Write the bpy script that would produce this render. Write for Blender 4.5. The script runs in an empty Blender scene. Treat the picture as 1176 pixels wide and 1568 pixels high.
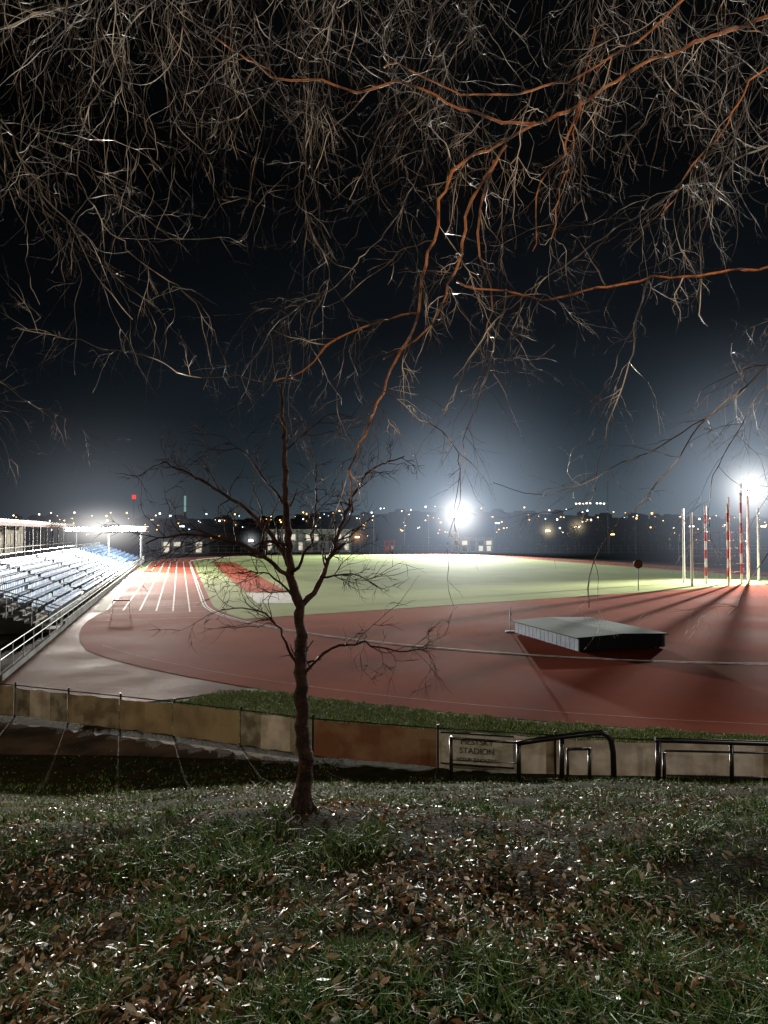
import bpy, bmesh, math, random
import numpy as np
from mathutils import Vector
random.seed(7); np.random.seed(7)
R=random
scene=bpy.context.scene
scene.view_settings.view_transform='Standard'
scene.view_settings.look='None'
scene.view_settings.exposure=0

# ---------------------------------------------------------------- helpers
def link(o,parent=None):
    scene.collection.objects.link(o)
    if parent: o.parent=parent
    return o
def empty(name,loc=(0,0,0)):
    o=bpy.data.objects.new(name,None); o.location=loc; link(o); return o

def mat(name,col=(.5,.5,.5),rough=.7,metal=0,col2=None,scale=3,detail=6,bump=0,bscale=20,rough2=None,spec=.5,lo=.35,hi=.65,stretch=None):
    m=bpy.data.materials.new(name); m.use_nodes=True
    nt=m.node_tree; b=nt.nodes['Principled BSDF']
    b.inputs['Base Color'].default_value=(*col,1); b.inputs['Roughness'].default_value=rough
    b.inputs['Metallic'].default_value=metal
    b.inputs['Specular IOR Level'].default_value=spec
    tc=nt.nodes.new('ShaderNodeTexCoord')
    src=tc.outputs['Object']
    if stretch:
        mp=nt.nodes.new('ShaderNodeMapping'); mp.inputs['Scale'].default_value=stretch
        nt.links.new(src,mp.inputs['Vector']); src=mp.outputs['Vector']
    if col2 or rough2 is not None:
        n=nt.nodes.new('ShaderNodeTexNoise'); n.inputs['Scale'].default_value=scale; n.inputs['Detail'].default_value=detail
        nt.links.new(src,n.inputs['Vector'])
        r=nt.nodes.new('ShaderNodeValToRGB'); r.color_ramp.elements[0].position=lo; r.color_ramp.elements[1].position=hi
        r.color_ramp.elements[0].color=(*col,1); r.color_ramp.elements[1].color=(*(col2 or col),1)
        nt.links.new(n.outputs['Fac'],r.inputs['Fac']); nt.links.new(r.outputs['Color'],b.inputs['Base Color'])
        if rough2 is not None:
            mr=nt.nodes.new('ShaderNodeMapRange'); mr.inputs[1].default_value=lo; mr.inputs[2].default_value=hi
            mr.inputs[3].default_value=rough; mr.inputs[4].default_value=rough2
            nt.links.new(n.outputs['Fac'],mr.inputs[0]); nt.links.new(mr.outputs[0],b.inputs['Roughness'])
    if bump:
        n2=nt.nodes.new('ShaderNodeTexNoise'); n2.inputs['Scale'].default_value=bscale; n2.inputs['Detail'].default_value=4
        nt.links.new(src,n2.inputs['Vector'])
        bp=nt.nodes.new('ShaderNodeBump'); bp.inputs['Strength'].default_value=bump; bp.inputs['Distance'].default_value=.02
        nt.links.new(n2.outputs['Fac'],bp.inputs['Height']); nt.links.new(bp.outputs['Normal'],b.inputs['Normal'])
    return m
def emat(name,col,strength,sample=False):
    m=bpy.data.materials.new(name); m.use_nodes=True; nt=m.node_tree
    b=nt.nodes['Principled BSDF']; b.inputs['Base Color'].default_value=(.1,.1,.1,1)
    b.inputs['Emission Color'].default_value=(*col,1); b.inputs['Emission Strength'].default_value=strength
    if not sample: m.cycles.emission_sampling='NONE'
    return m
def island_mat(name,stops,rough=.5,spec=.5,transl=0):
    m=bpy.data.materials.new(name); m.use_nodes=True; nt=m.node_tree; b=nt.nodes['Principled BSDF']
    g=nt.nodes.new('ShaderNodeNewGeometry'); r=nt.nodes.new('ShaderNodeValToRGB'); cr=r.color_ramp
    while len(cr.elements)<len(stops): cr.elements.new(.5)
    for e,(p,c) in zip(cr.elements,stops): e.position=p; e.color=(*c,1)
    nt.links.new(g.outputs['Random Per Island'],r.inputs['Fac']); nt.links.new(r.outputs['Color'],b.inputs['Base Color'])
    b.inputs['Roughness'].default_value=rough; b.inputs['Specular IOR Level'].default_value=spec
    return m

class MB:
    def __init__(s): s.v=[]; s.f=[]; s.m=[]
    def quad(s,a,b,c,d,m=0):
        i=len(s.v); s.v+= [tuple(a),tuple(b),tuple(c),tuple(d)]; s.f.append((i,i+1,i+2,i+3)); s.m.append(m)
    def box(s,c,size,rz=0,m=0,basis=None):
        sx,sy,sz=[k/2 for k in size]; ca,sa=math.cos(rz),math.sin(rz); i=len(s.v)
        for dx,dy,dz in ((-1,-1,-1),(1,-1,-1),(1,1,-1),(-1,1,-1),(-1,-1,1),(1,-1,1),(1,1,1),(-1,1,1)):
            x,y=dx*sx,dy*sy
            s.v.append((c[0]+x*ca-y*sa,c[1]+x*sa+y*ca,c[2]+dz*sz))
        for f in ((0,3,2,1),(4,5,6,7),(0,1,5,4),(1,2,6,5),(2,3,7,6),(3,0,4,7)):
            s.f.append(tuple(i+k for k in f)); s.m.append(m)
    def tube(s,pts,rad,sides=6,m=0,cap=True):
        n=len(pts); i0=len(s.v)
        pts=[Vector(p) for p in pts]
        if not hasattr(rad,'__len__'): rad=[rad]*n
        for k,p in enumerate(pts):
            t=(pts[min(k+1,n-1)]-pts[max(k-1,0)])
            if t.length<1e-9: t=Vector((0,0,1))
            t.normalize()
            ref=Vector((0.31,0.95,0.05)) if abs(t.y)<.8 else Vector((1,0,.1))
            a=t.cross(ref).normalized(); b=t.cross(a)
            for j in range(sides):
                th=2*math.pi*j/sides
                s.v.append(tuple(p+(a*math.cos(th)+b*math.sin(th))*rad[k]))
        for k in range(n-1):
            for j in range(sides):
                j2=(j+1)%sides
                s.f.append((i0+k*sides+j,i0+k*sides+j2,i0+(k+1)*sides+j2,i0+(k+1)*sides+j)); s.m.append(m)
        if cap and sides>3:
            s.f.append(tuple(i0+j for j in range(sides))[::-1]); s.m.append(m)
            s.f.append(tuple(i0+(n-1)*sides+j for j in range(sides))); s.m.append(m)
    def done(s,name,mats,parent=None,smooth=False):
        me=bpy.data.meshes.new(name); me.from_pydata(s.v,[],s.f)
        for q in mats: me.materials.append(q)
        me.polygons.foreach_set('material_index',s.m)
        if smooth: me.polygons.foreach_set('use_smooth',[True]*len(s.f))
        me.update(); o=bpy.data.objects.new(name,me); return link(o,parent)
def sheet(name,pts,z,m,parent=None):
    me=bpy.data.meshes.new(name); me.from_pydata([(p[0],p[1],z) for p in pts],[],[tuple(range(len(pts)))])
    me.materials.append(m); o=bpy.data.objects.new(name,me)
    if me.polygons[0].normal.z<0: me.flip_normals()
    return link(o,parent)
def np_mesh(name,V,F,m,parent=None):
    me=bpy.data.meshes.new(name); k=F.shape[1]
    me.vertices.add(len(V)); me.vertices.foreach_set('co',V.astype(np.float32).ravel())
    me.loops.add(F.size); me.loops.foreach_set('vertex_index',F.astype(np.int32).ravel())
    me.polygons.add(len(F)); me.polygons.foreach_set('loop_start',np.arange(0,F.size,k,dtype=np.int32))
    me.polygons.foreach_set('loop_total',np.full(len(F),k,dtype=np.int32))
    me.materials.append(m); me.update(calc_edges=True); me.validate()
    return link(bpy.data.objects.new(name,me),parent)
def waves(x,y,lo,hi,n,seed):
    rs=np.random.RandomState(seed); out=0
    for _ in range(n):
        f=np.exp(rs.uniform(np.log(lo),np.log(hi))); t=rs.uniform(0,6.283); p=rs.uniform(0,6.283)
        out=out+np.sin(f*(np.cos(t)*x+np.sin(t)*y)+p)
    return out/math.sqrt(n/2)

# ---------------------------------------------------------------- terrain
PY=[-80,-5,0,2,5,8,12,15,17,18.5]; PZ=[5.2,4.5,4.4,4.36,3.94,2.95,1.6,.5,.06,0]
def gz(x,y):
    x=np.asarray(x,float); y=np.asarray(y,float)
    sh=np.clip((-x-1)/5,0,1)*0.7
    z=np.interp(y+sh,PY,PZ)
    w=np.clip((17-y)/6,0,1)
    return z+w*(.030*waves(x,y,.9,3,9,11)+.012*waves(x,y,4,9,9,12))
xs=np.unique(np.concatenate([[-3000,-1500,-800,-400,-200,-100,-60,-40,-28,-20],np.arange(-15,15.01,.15),[20,28,40,60,100,200,400,800,1500,3000]]))
ys=np.unique(np.concatenate([[-200,-80,-30,-10,-5,-2],np.arange(0,19.01,.12),[22,26,32,45,70,110,180,300,600,1200,3000]]))
X,Y=np.meshgrid(xs,ys); Z=gz(X,Y)
V=np.stack([X,Y,Z],-1).reshape(-1,3); nx=len(xs)
I,J=np.meshgrid(np.arange(nx-1),np.arange(len(ys)-1)); a=(J*nx+I).ravel()
F=np.stack([a,a+1,a+1+nx,a+nx],-1)
ground_m=mat('ground_grass',(.010,.016,.005),.95,col2=(.030,.022,.011),scale=2.5,bump=1,bscale=30,spec=.03)
g=np_mesh('ground',V,F,ground_m); g.data.polygons.foreach_set('use_smooth',[True]*len(F))

U=Vector((-.287,.958,0)); RR=Vector((.958,.287,0))
C=Vector((20,67.5,0)); C2=C+U*85
a0=math.atan2(-RR.y,-RR.x)
def stadium(Rn,seg=48):
    pts=[]
    for k in range(seg+1):
        t=a0+math.pi*k/seg; pts.append((C.x+Rn*math.cos(t),C.y+Rn*math.sin(t)))
    for k in range(seg+1):
        t=a0+math.pi+math.pi*k/seg; pts.append((C2.x+Rn*math.cos(t),C2.y+Rn*math.sin(t)))
    return pts
asphalt=mat('wet_asphalt',(.095,.036,.026),.7,col2=(.15,.070,.056),scale=.22,rough2=.95,bump=.3,bscale=30,spec=.04,detail=12)
red=mat('red_track_rubber',(.185,.036,.020),.85,col2=(.28,.072,.044),scale=.14,rough2=1,bump=.3,bscale=40,detail=13,spec=.01)
redr=mat('red_runway_rubber',(.30,.070,.042),.9,col2=(.36,.095,.06),scale=.3,rough2=1,spec=.01)
sheet('asphalt_apron',[(-30,28),(-17,23.2),(-11.5,22.6),(-7.3,24.9),(-4,27),(-2,36),(0,60),(-30,150),(-56,165),(-7-.3*165,165),(-7-.3*43,43),(-15.6,28.6),(-30,29)],.012,asphalt)
pts=[]
for k in range(49):
    f=k/48; t=a0+math.pi*f; rn=36.5+7.4+4.2*min(1,max(0,(f-.02)/.13))
    pts.append((C.x+rn*math.cos(t),C.y+rn*math.sin(t)))
for k in range(49):
    t=a0+math.pi+math.pi*k/48; pts.append((C2.x+44*math.cos(t),C2.y+44*math.sin(t)))
sheet('running_track',pts,.024,red)
def clip(poly,p,n):
    out=[]
    for i in range(len(poly)):
        A=Vector((*poly[i],0)); B=Vector((*poly[(i+1)%len(poly)],0)); da=(A-p).dot(n); db=(B-p).dot(n)
        if da>=0: out.append((A.x,A.y))
        if da*db<0:
            q=A+(B-A)*(da/(da-db)); out.append((q.x,q.y))
    return out
P1=Vector((-9,47.6,0)); P2=Vector((49,82,0)); n=Vector((-(P2-P1).y,(P2-P1).x,0)).normalized()
turf=mat('infield_turf',(.22,.27,.115),.95,col2=(.29,.33,.16),scale=.12,spec=.02,bump=.4,bscale=25,detail=12)
sheet('infield_grass',clip(stadium(35.9),P1,n),.036,turf)
verge=mat('verge_grass',(.045,.085,.02),.9,col2=(.10,.14,.045),scale=1.6,spec=.1,bump=1,bscale=12,detail=10)
def fl(y,o): return (-7-.3*y+o,y)
sheet('verge_grass_strip',[fl(52,.5),fl(52,1.3),fl(150,1.7),fl(150,.5)],.03,verge)
gs=[(-9.6,22.3),(-7.6,24.2),(-6.2,25.7),(-5.0,26.35)]
for xx in np.arange(-4.2,19,1.0):
    gs.append((xx,67.5-math.sqrt(48.1**2-(xx-20)**2)+.02))
strip=gs+[(19,16.1),(12,16.2),(9.1,16.45),(6.5,16.75),(4.2,17.15),(1.37,17.75),(-1.9,18.65),(-4,19.55),(-6.15,20.45),(-8,21.15)]
sheet('verge_grass_strip',strip,.018,verge)
px=[p[0] for p in gs]; py=[p[1] for p in gs]
nb=30000; x_=np.random.uniform(-9.4,14,nb); top=np.interp(x_,px,py); bot=np.interp(x_,[-8,-6.15,-4,-1.9,1.37,4.2,6.5,9.1,14],[21.3,20.6,19.7,18.8,17.9,17.3,16.9,16.6,16.4])
y_=bot+(top+.14*waves(x_,x_*0,2,15,8,5)-bot)*np.random.rand(nb)**.7; ok=top>bot; x_,y_=x_[ok],y_[ok]; nb=len(x_)
h=.03+.06*np.random.rand(nb); th=np.random.rand(nb)*6.28
b3=np.stack([x_,y_,np.full(nb,.015)],-1); wv=np.stack([np.cos(th),np.sin(th),0*th],-1)*.018; tip=np.stack([np.random.normal(0,.03,nb),np.random.normal(0,.03,nb),h],-1)
Vs=np.stack([b3-wv,b3+wv,b3+tip],1).reshape(-1,3)
np_mesh('verge_grass_tufts',Vs,np.arange(len(Vs)).reshape(-1,3),island_mat('verge_blade',[(0,(.08,.14,.035)),(.6,(.18,.25,.08)),(1,(.34,.37,.19))],.7,.2))
rw=lambda y,o:(8.8-.3*y+o,y)
sheet('long_jump_runway',[rw(68,-2.1),rw(68,2.1),rw(136,2.3),rw(136,-2.3)],.046,redr)
white=mat('white_line_paint',(.78,.78,.75),.8,col2=(.45,.42,.40),scale=2.5,spec=.05)
sand=mat('pit_sand',(.5,.5,.48),.9,col2=(.36,.36,.35),scale=1.5,bump=.6,bscale=6,spec=.1)
sheet('long_jump_sand_pit',[rw(57.5,-2.2),rw(57.5,1.8),rw(67,2.0),rw(67,-2.2)],.05,sand)
L=MB()
def ribbon(pts,w,z,m=0):
    for i in range(len(pts)-1):
        A=Vector((*pts[i],0));B=Vector((*pts[i+1],0)); d=(B-A)
        if d.length<1e-6: continue
        nn=Vector((-d.y,d.x,0)).normalized()*w/2
        L.quad(*[(q.x,q.y,z) for q in (A-nn,A+nn,B+nn,B-nn)][::-1],m)
def arc(Cc,Rn,s,e,k=40): return [(Cc.x+Rn*math.cos(a0+math.pi*(s+(e-s)*i/k)),Cc.y+Rn*math.sin(a0+math.pi*(s+(e-s)*i/k))) for i in range(k+1)]
for k in range(1,7):
    rr=36.5+1.22*k
    A=C-RR*rr-U*(6-.6*k); B=C2-RR*rr
    ribbon([(A.x,A.y),(B.x,B.y)],.11,.034)
    if k>5: ribbon(arc(C,rr+3,0.14,1),.02,.034)
    A=C+RR*rr; B=C2+RR*rr; ribbon([(A.x,A.y),(B.x,B.y)],.07,.034); ribbon(arc(C2,rr,1,2),.07,.034)
for k in (0,3,6):
    A=C-RR*36.5-U*(2+k*1.2); B=A-RR*7.3; ribbon([(A.x,A.y),(B.x,B.y)],.05,.037)
for off in (2,14):
    cc=C-RR*36.5+U*off
    ribbon([(cc.x-RR.x*s*7.3-U.x*(1-(1-s)**2)*3.5,cc.y-RR.y*s*7.3-U.y*(1-(1-s)**2)*3.5) for s in [i/12 for i in range(13)]],.06,.04)
ribbon(arc(C,36.62,0,1),.10,.037)
A=C-RR*36.62; B=C2-RR*36.62; ribbon([(A.x,A.y),(B.x,B.y)],.14,.037)
L.done('lane_markings',[white])
K=MB()
ks=stadium(36.4); ks.append(ks[0])
for i in range(len(ks)-1):
    A=Vector((*ks[i],0));B=Vector((*ks[i+1],0)); d=B-A
    K.box(((A.x+B.x)/2,(A.y+B.y)/2,.04),(d.length+.01,.10,.03),math.atan2(d.y,d.x))
K.done('track_inner_kerb',[white])
path_m=mat('footpath_gravel',(.04,.03,.024),.8,col2=(.12,.085,.06),scale=.9,rough2=.9,bump=1,bscale=10,spec=.15,detail=12)
sheet('footpath',[(-26,18.9),(-14,18.7),(-7,18.5),(-2,18.0),(-1.0,17.7),(-1.9,18.1),(-6,19.7),(-11,21.4),(-17,23),(-26,25.5)],.012,path_m)

# ---------------------------------------------------------------- perimeter fence
FP=[(-22,25.5),(-17,23.9),(-12,22.4),(-9.9,21.6),(-8,20.9),(-6.15,20.2),(-4.0,19.3),(-1.9,18.4),(1.37,17.5),(4.2,16.9),(6.5,16.5),(9.1,16.2),(12,16.0),(16,15.9)]
fence=empty('banner_fence')
Pm=MB(); post=mat('dark_post_steel',(.02,.02,.022),.5,.6)
def bmat(name,c1,c2,s): return mat(name,c1,.75,col2=c2,scale=s,bump=.5,bscale=5,detail=13,spec=.25,lo=.40,hi=.60)
tans=[bmat('banner_tan',(.36,.30,.20),(.19,.15,.10),2.2),
      bmat('banner_ochre',(.36,.28,.17),(.24,.18,.11),1.3),
      bmat('banner_rust',(.20,.085,.045),(.30,.18,.10),1.4),
      bmat('banner_pale',(.66,.60,.52),(.42,.36,.29),2.0),
      bmat('banner_grey',(.36,.34,.27),(.16,.14,.10),3.0)]
Pb=MB()
seq=[4,0,4,0,1,1,4,2,3,3,3,0,3]
for i in range(len(FP)-1):
    A=Vector((*FP[i],0));B=Vector((*FP[i+1],0)); d=B-A; nseg=max(1,round(d.length/1.0)); 
    Pm.tube([(A.x,A.y,-.1),(A.x,A.y,1.12)],.035,6)
    Pm.tube([(A.x,A.y,1.02),(B.x,B.y,1.02)],.018,5)
    m0=seq[i%len(seq)]
    cols=nseg*5; nn=Vector((-d.y,d.x,0)).normalized()
    prev=None
    ztop=1.0+R.uniform(-.04,.02)
    for j in range(cols+1):
        t=.01+.98*j/cols; p=A.lerp(B,t)+nn*(-.05+.03*math.sin(t*13+i)+R.uniform(-.014,.014))
        sag=.03*math.sin(math.pi*((t*nseg)%1))
        lo=(p.x,p.y,.06+R.uniform(-.02,.02)); mid=(p.x+nn.x*.02*math.sin(j),p.y+nn.y*.02*math.sin(j),.5); hi=(p.x,p.y,ztop-sag)
        if prev:
            mm=m0
            if m0==0 and (j//7)%3==2: mm=4
            if m0==3 and (j//5)%4==3: mm=0
            if m0==4 and (j//4)%3==1: mm=3
            Pb.quad(prev[0],lo,mid,prev[1],mm); Pb.quad(prev[1],mid,hi,prev[2],mm)
        prev=(lo,mid,hi)
Pm.done('posts',[post],fence); Pb.done('banners',tans,fence,smooth=True)
board=empty('fence_sign')
bm=MB(); ang=math.atan2(-.6,2.83)
bm.box((2.3,17.05,.62),(1.75,.03,.72),ang,0); 
bm.box((2.3,17.045,1.0),(1.8,.05,.03),ang,1); bm.box((2.3,17.045,.24),(1.8,.05,.03),ang,1)
bm.done('panel',[mat('sign_panel',(.58,.57,.49),.6,col2=(.38,.36,.29),scale=5),post],board)
dk=mat('sign_lettering',(.05,.045,.04),.6)
for s,zz,sz in (('MESTSKY',.80,.2),('STADION',.58,.2),('VSTUP ZAKAZAN',.38,.13)):
    cu=bpy.data.curves.new('lettering','FONT'); cu.body=s; cu.size=sz; cu.align_x='CENTER'; cu.extrude=.004; cu.materials.append(dk)
    o=bpy.data.objects.new('lettering',cu); o.location=(2.295,17.02,zz-.05); o.rotation_euler=(math.radians(90),0,ang); link(o,board)

# ---------------------------------------------------------------- black tubular railings
rail_m=mat('black_rail_paint',(.012,.012,.013),.3,.3,col2=(.02,.02,.022),scale=8)
r1=MB(); y=15.0
def rt(pts,r): r1.tube(pts,r,8)
rt([(1.46,y,.35),(1.46,y,1.55)],.04)
rt([(1.46,y,1.52),(2.93,y,1.42)],.03); rt([(1.46,y,1.05),(1.9,y,1.03),(2.93,y,.98)],.012)
rt([(2.93,y,.35),(2.93,y,1.45)],.05)
rt([(2.90,y,1.41),(3.4,y-.1,1.52),(3.9,y-.2,1.62),(4.45,y-.25,1.70),(4.66,y-.25,1.71),(4.78,y-.25,1.66),(4.86,y-.25,1.54),(4.90,y-.25,1.3),(4.92,y-.25,.35)],.062)
rt([(3.85,y-.05,.35),(3.86,y-.05,1.60)],.055)
rt([(3.98,y-.05,1.30),(4.42,y-.1,1.32)],.035); rt([(4.44,y-.1,.35),(4.44,y-.1,1.34)],.04); rt([(3.98,y-.05,.35),(3.98,y-.05,1.30)],.03)
rt([(2.93,y,.62),(3.85,y-.05,.66)],.02); rt([(4.44,y-.1,.72),(4.9,y-.25,.74)],.02)
r1.done('tubular_handrail',[rail_m],smooth=True)
r1=MB()
rt([(5.95,y,.35),(5.97,y,1.46)],.06); rt([(6.1,y+.02,.35),(6.1,y+.02,1.2)],.04)
rt([(5.9,y,1.48),(6.3,y,1.47),(8.4,y,1.40),(10.5,y,1.35)],.06)
rt([(6.1,y,1.25),(8.2,y,1.2),(10.5,y,1.15)],.025)
for xx in (7.56,9.1,10.4): rt([(xx,y,.35),(xx,y,1.4)],.045)
rt([(6.1,y,.72),(10.4,y,.62)],.022)
r1.done('tubular_handrail',[rail_m],smooth=True)

# ---------------------------------------------------------------- high-jump mat with cover
hj=empty('high_jump_mat'); N=Vector((9.6,33.9,0))
rz=math.atan2(RR.y,RR.x)
def M(a,b,z): p=N+RR*a+U*b; return (p.x,p.y,z+.03)
mm=MB(); cN=M(2.6,3.5,.36)
mm.box(cN,(5.0,6.8,.6),rz,0)
for b in np.arange(.25,6.9,.42):
    mm.box(M(.075,b,.38),(.03,.385,.62),rz,1); mm.box(M(5.125,b,.38),(.03,.385,.62),rz,1)
for a_ in np.arange(.3,5,.55):
    mm.box(M(a_,.075,.38),(.5,.03,.62),rz,2)
for k in range(4):
    b0,b1=k*1.765-.02,(k+1)*1.765-.03
    for (aa,ab,za,zb) in ((-.1,2.6,.76,.86),(2.6,5.3,.86,.76)):
        mm.quad(M(aa,b0,za),M(ab,b0,zb),M(ab,b1,zb),M(aa,b1,za),3)
        mm.quad(M(aa,b0,za-.04),M(aa,b1,za-.04),M(ab,b1,zb-.04),M(ab,b0,zb-.04),3)
mm.quad(M(-.1,-.02,.70),M(5.3,-.02,.70),M(5.3,-.02,.76),M(-.1,-.02,.76),2)
mm.quad(M(-.1,-.02,.76),M(5.3,-.02,.76),M(2.6,-.02,.86),M(2.6,-.02,.86),2)
mm.quad(M(-.1,7.03,.70),M(-.1,-.02,.70),M(-.1,-.02,.76),M(-.1,7.03,.76),2)
for a_ in (.3,2.6,4.9):
    for b in (.3,6.6): mm.tube([M(a_,b,-.03),M(a_,b,.1)],.07,6,2)
mm.done('cover_and_foam',[mat('foam_dark',(.02,.03,.05),.8),mat('skirt_blue_grey',(.20,.27,.36),.7,0,col2=(.11,.16,.22),scale=1.5,spec=.2),mat('skirt_black',(.012,.013,.016),.8,spec=.2),mat('cover_sheet_metal',(.11,.16,.165),.85,0,col2=(.16,.20,.20),scale=.9,spec=.08)],hj)
up=MB(); up.tube([(7.6,41.2,0),(7.6,41.2,1.5)],.03); up.box((7.6,41.2,.05),(.6,.3,.06)); up.box((7.6,41.17,1.1),(.1,.1,.12)); up.box((7.9,41.2,.05),(.5,.06,.05))
up.done('high_jump_upright',[mat('upright_blue',(.05,.12,.3),.5)])

# ---------------------------------------------------------------- left stand
stand=empty('spectator_stand')
F0=Vector((-19.9,43,0)); su=math.atan2(U.y,U.x)
def S(a_,b,z): p=F0+U*a_-RR*b; return (p.x,p.y,z)
conc=mat('stand_concrete',(.15,.15,.145),.85,col2=(.07,.07,.068),scale=.8,bump=.3,spec=.12)
seat_b=island_mat('seat_plastic',[(0,(.05,.12,.32)),(.45,(.12,.24,.44)),(.85,(.32,.43,.52)),(1,(.05,.10,.28))],.5,.3)
galv=mat('galvanised_rail',(.3,.31,.3),.5,.5)
Lr=102; rows=9
ct=MB(); se=MB(); ra=MB()
for k in range(rows):
    z=.55+.29*k
    ct.box(S(Lr/2,.9+.8*k+.4,z/2-.05),(Lr,.8,z+.1),su,0)
    a_=.4
    while a_<Lr-.5:
        if (a_%16.5)<1.1 or R.random()<.02: a_+=.55; continue
        j=R.uniform(-.02,.02)
        se.box(S(a_,.9+.8*k+.36,z+.40),(.44,.38,.05),su+j); se.box(S(a_,.9+.8*k+.56,z+.56+j),(.44,.05,.30),su+j)
        se.box(S(a_,.9+.8*k+.38,z+.21),(.07,.08,.36),su)
        a_+=.55
ct.box(S(Lr/2,.15,.2),(Lr,.14,.5),su,0)
ct.box(S(-8,.15,.12),(16,.2,.3),su,0)
ct.box(S(Lr/2,10.2,1.5),(Lr,3.6,3.1),su,0)
for a_ in np.arange(-16,Lr,2.2):
    ra.tube([S(a_,.15,.2),S(a_,.15,1.25)],.025,5)
for zz in (1.25,.85): ra.tube([S(-16,.15,zz),S(Lr,.15,zz)],.024,5)
for off in (-.3,-1.8):
    for zz in (1.0,.5): ra.tube([S(off,.3,.4+zz),S(off,8.5,3.0+zz)],.035,5)
    for t in np.linspace(0,1,7): ra.tube([S(off,.3+8.2*t,2.6*t),S(off,.3+8.2*t,1.4+2.6*t)],.03,5)
for k in range(14): ct.box(S(-1.05,.6+.58*k,.1+.19*k/2),(1.4,.58,.2+.19*k),su,0)
for zz in (3.5,4.0): ra.tube([S(0,8.6,zz),S(Lr,8.6,zz)],.03,5)
for a_ in np.arange(0,Lr,2.0): ra.tube([S(a_,8.6,2.9),S(a_,8.6,4.0)],.03,5)
ct.done('terraces',[conc],stand); se.done('seats',[seat_b],stand); ra.done('guard_rails',[galv],stand)
pav=empty('stand_pavilion'); pb=MB()
pb.box(S(50,16,7.3),(76,9,.35),su,0); pb.box(S(50,11.6,7.0),(76,.15,.55),su,3)
pb.box(S(50,20,3.5),(76,.3,7),su,1)
for a_ in np.arange(13,88,5): pb.tube([S(a_,11.9,3),S(a_,11.9,7.1)],.10,6,0)
for a_ in np.arange(13.5,87,2.5):
    pb.box(S(a_,19.7,4.9),(1.9,.1,1.5),su,2)
    pb.box(S(a_,11.9,5.0),(.05,.05,2.2),su,0)
pb.tube([S(12,11.9,4.2),S(88,11.9,4.2)],.04,5,0)
pb.done('roof_and_walls',[mat('pavilion_steel',(.10,.09,.08),.7),mat('pavilion_wall',(.2,.17,.13),.8),emat('pavilion_window',(1,.8,.55),.3),mat('fascia_brown',(.07,.03,.02),.8,spec=.1)],pav)
hd=MB(); hp=Vector((-20.2,51,0))
h0=hp; h1=hp+Vector((1.2,.2,0))
for p in (h0,h1): hd.tube([p,p+Vector((0,0,.95))],.025,5,1); hd.tube([p,p+Vector((.1,-.7,.03))],.03,5,1)
hd.box(((h0+h1)/2+Vector((0,0,.92))),(1.25,.03,.09),math.atan2(.2,1.2),0); hd.tube([h0+Vector((0,0,.5)),h1+Vector((0,0,.5))],.015,5,1)
hd.done('hurdle',[mat('hurdle_bar',(.6,.15,.1),.5),galv])

# ---------------------------------------------------------------- floodlights
lampw=emat('lamp_glass',(1,.97,.9),60)
house=mat('lamp_housing',(.1,.1,.1),.5,.5); steel=mat('mast_steel',(.22,.23,.24),.5,.6)
def halo(parent,loc,Rr,k,power,col,sc=(1,1,1)):  # lamp glow painted as a self-emitting sphere with radial falloff, no real scattering
    me=bpy.data.meshes.new('painted_lamp_glow'); 
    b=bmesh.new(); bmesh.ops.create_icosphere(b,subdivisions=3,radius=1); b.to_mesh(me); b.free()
    m=bpy.data.materials.new('painted_lamp_glow'); m.use_nodes=True; nt=m.node_tree; nt.nodes.clear()
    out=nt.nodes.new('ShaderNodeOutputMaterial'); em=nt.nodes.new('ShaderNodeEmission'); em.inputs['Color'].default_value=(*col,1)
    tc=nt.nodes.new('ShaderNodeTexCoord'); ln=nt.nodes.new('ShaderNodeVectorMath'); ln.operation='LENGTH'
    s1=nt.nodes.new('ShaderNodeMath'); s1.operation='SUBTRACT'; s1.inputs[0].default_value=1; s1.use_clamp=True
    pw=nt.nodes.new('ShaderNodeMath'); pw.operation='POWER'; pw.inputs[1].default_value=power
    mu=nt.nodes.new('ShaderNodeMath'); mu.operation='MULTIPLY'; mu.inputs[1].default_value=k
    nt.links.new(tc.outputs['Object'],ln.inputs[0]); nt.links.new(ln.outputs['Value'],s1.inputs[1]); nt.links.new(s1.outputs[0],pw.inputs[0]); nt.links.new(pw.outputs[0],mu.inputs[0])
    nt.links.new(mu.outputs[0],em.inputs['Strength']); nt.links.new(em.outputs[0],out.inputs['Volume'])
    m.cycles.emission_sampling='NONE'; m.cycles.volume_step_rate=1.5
    me.materials.append(m); o=bpy.data.objects.new('painted_lamp_glow',me); o.location=loc; o.scale=(Rr*sc[0],Rr*sc[1],Rr*sc[2]); link(o,parent)
def spot(parent,loc,target,power,col,size,blend=.6,rad=.5):
    l=bpy.data.lights.new('lamp','SPOT'); l.energy=power; l.color=col; l.spot_size=math.radians(size); l.spot_blend=blend; l.shadow_soft_size=rad
    o=bpy.data.objects.new('lamp',l); o.location=loc; d=Vector(target)-Vector(loc); o.rotation_euler=d.to_track_quat('-Z','Y').to_euler(); link(o,parent)
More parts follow.
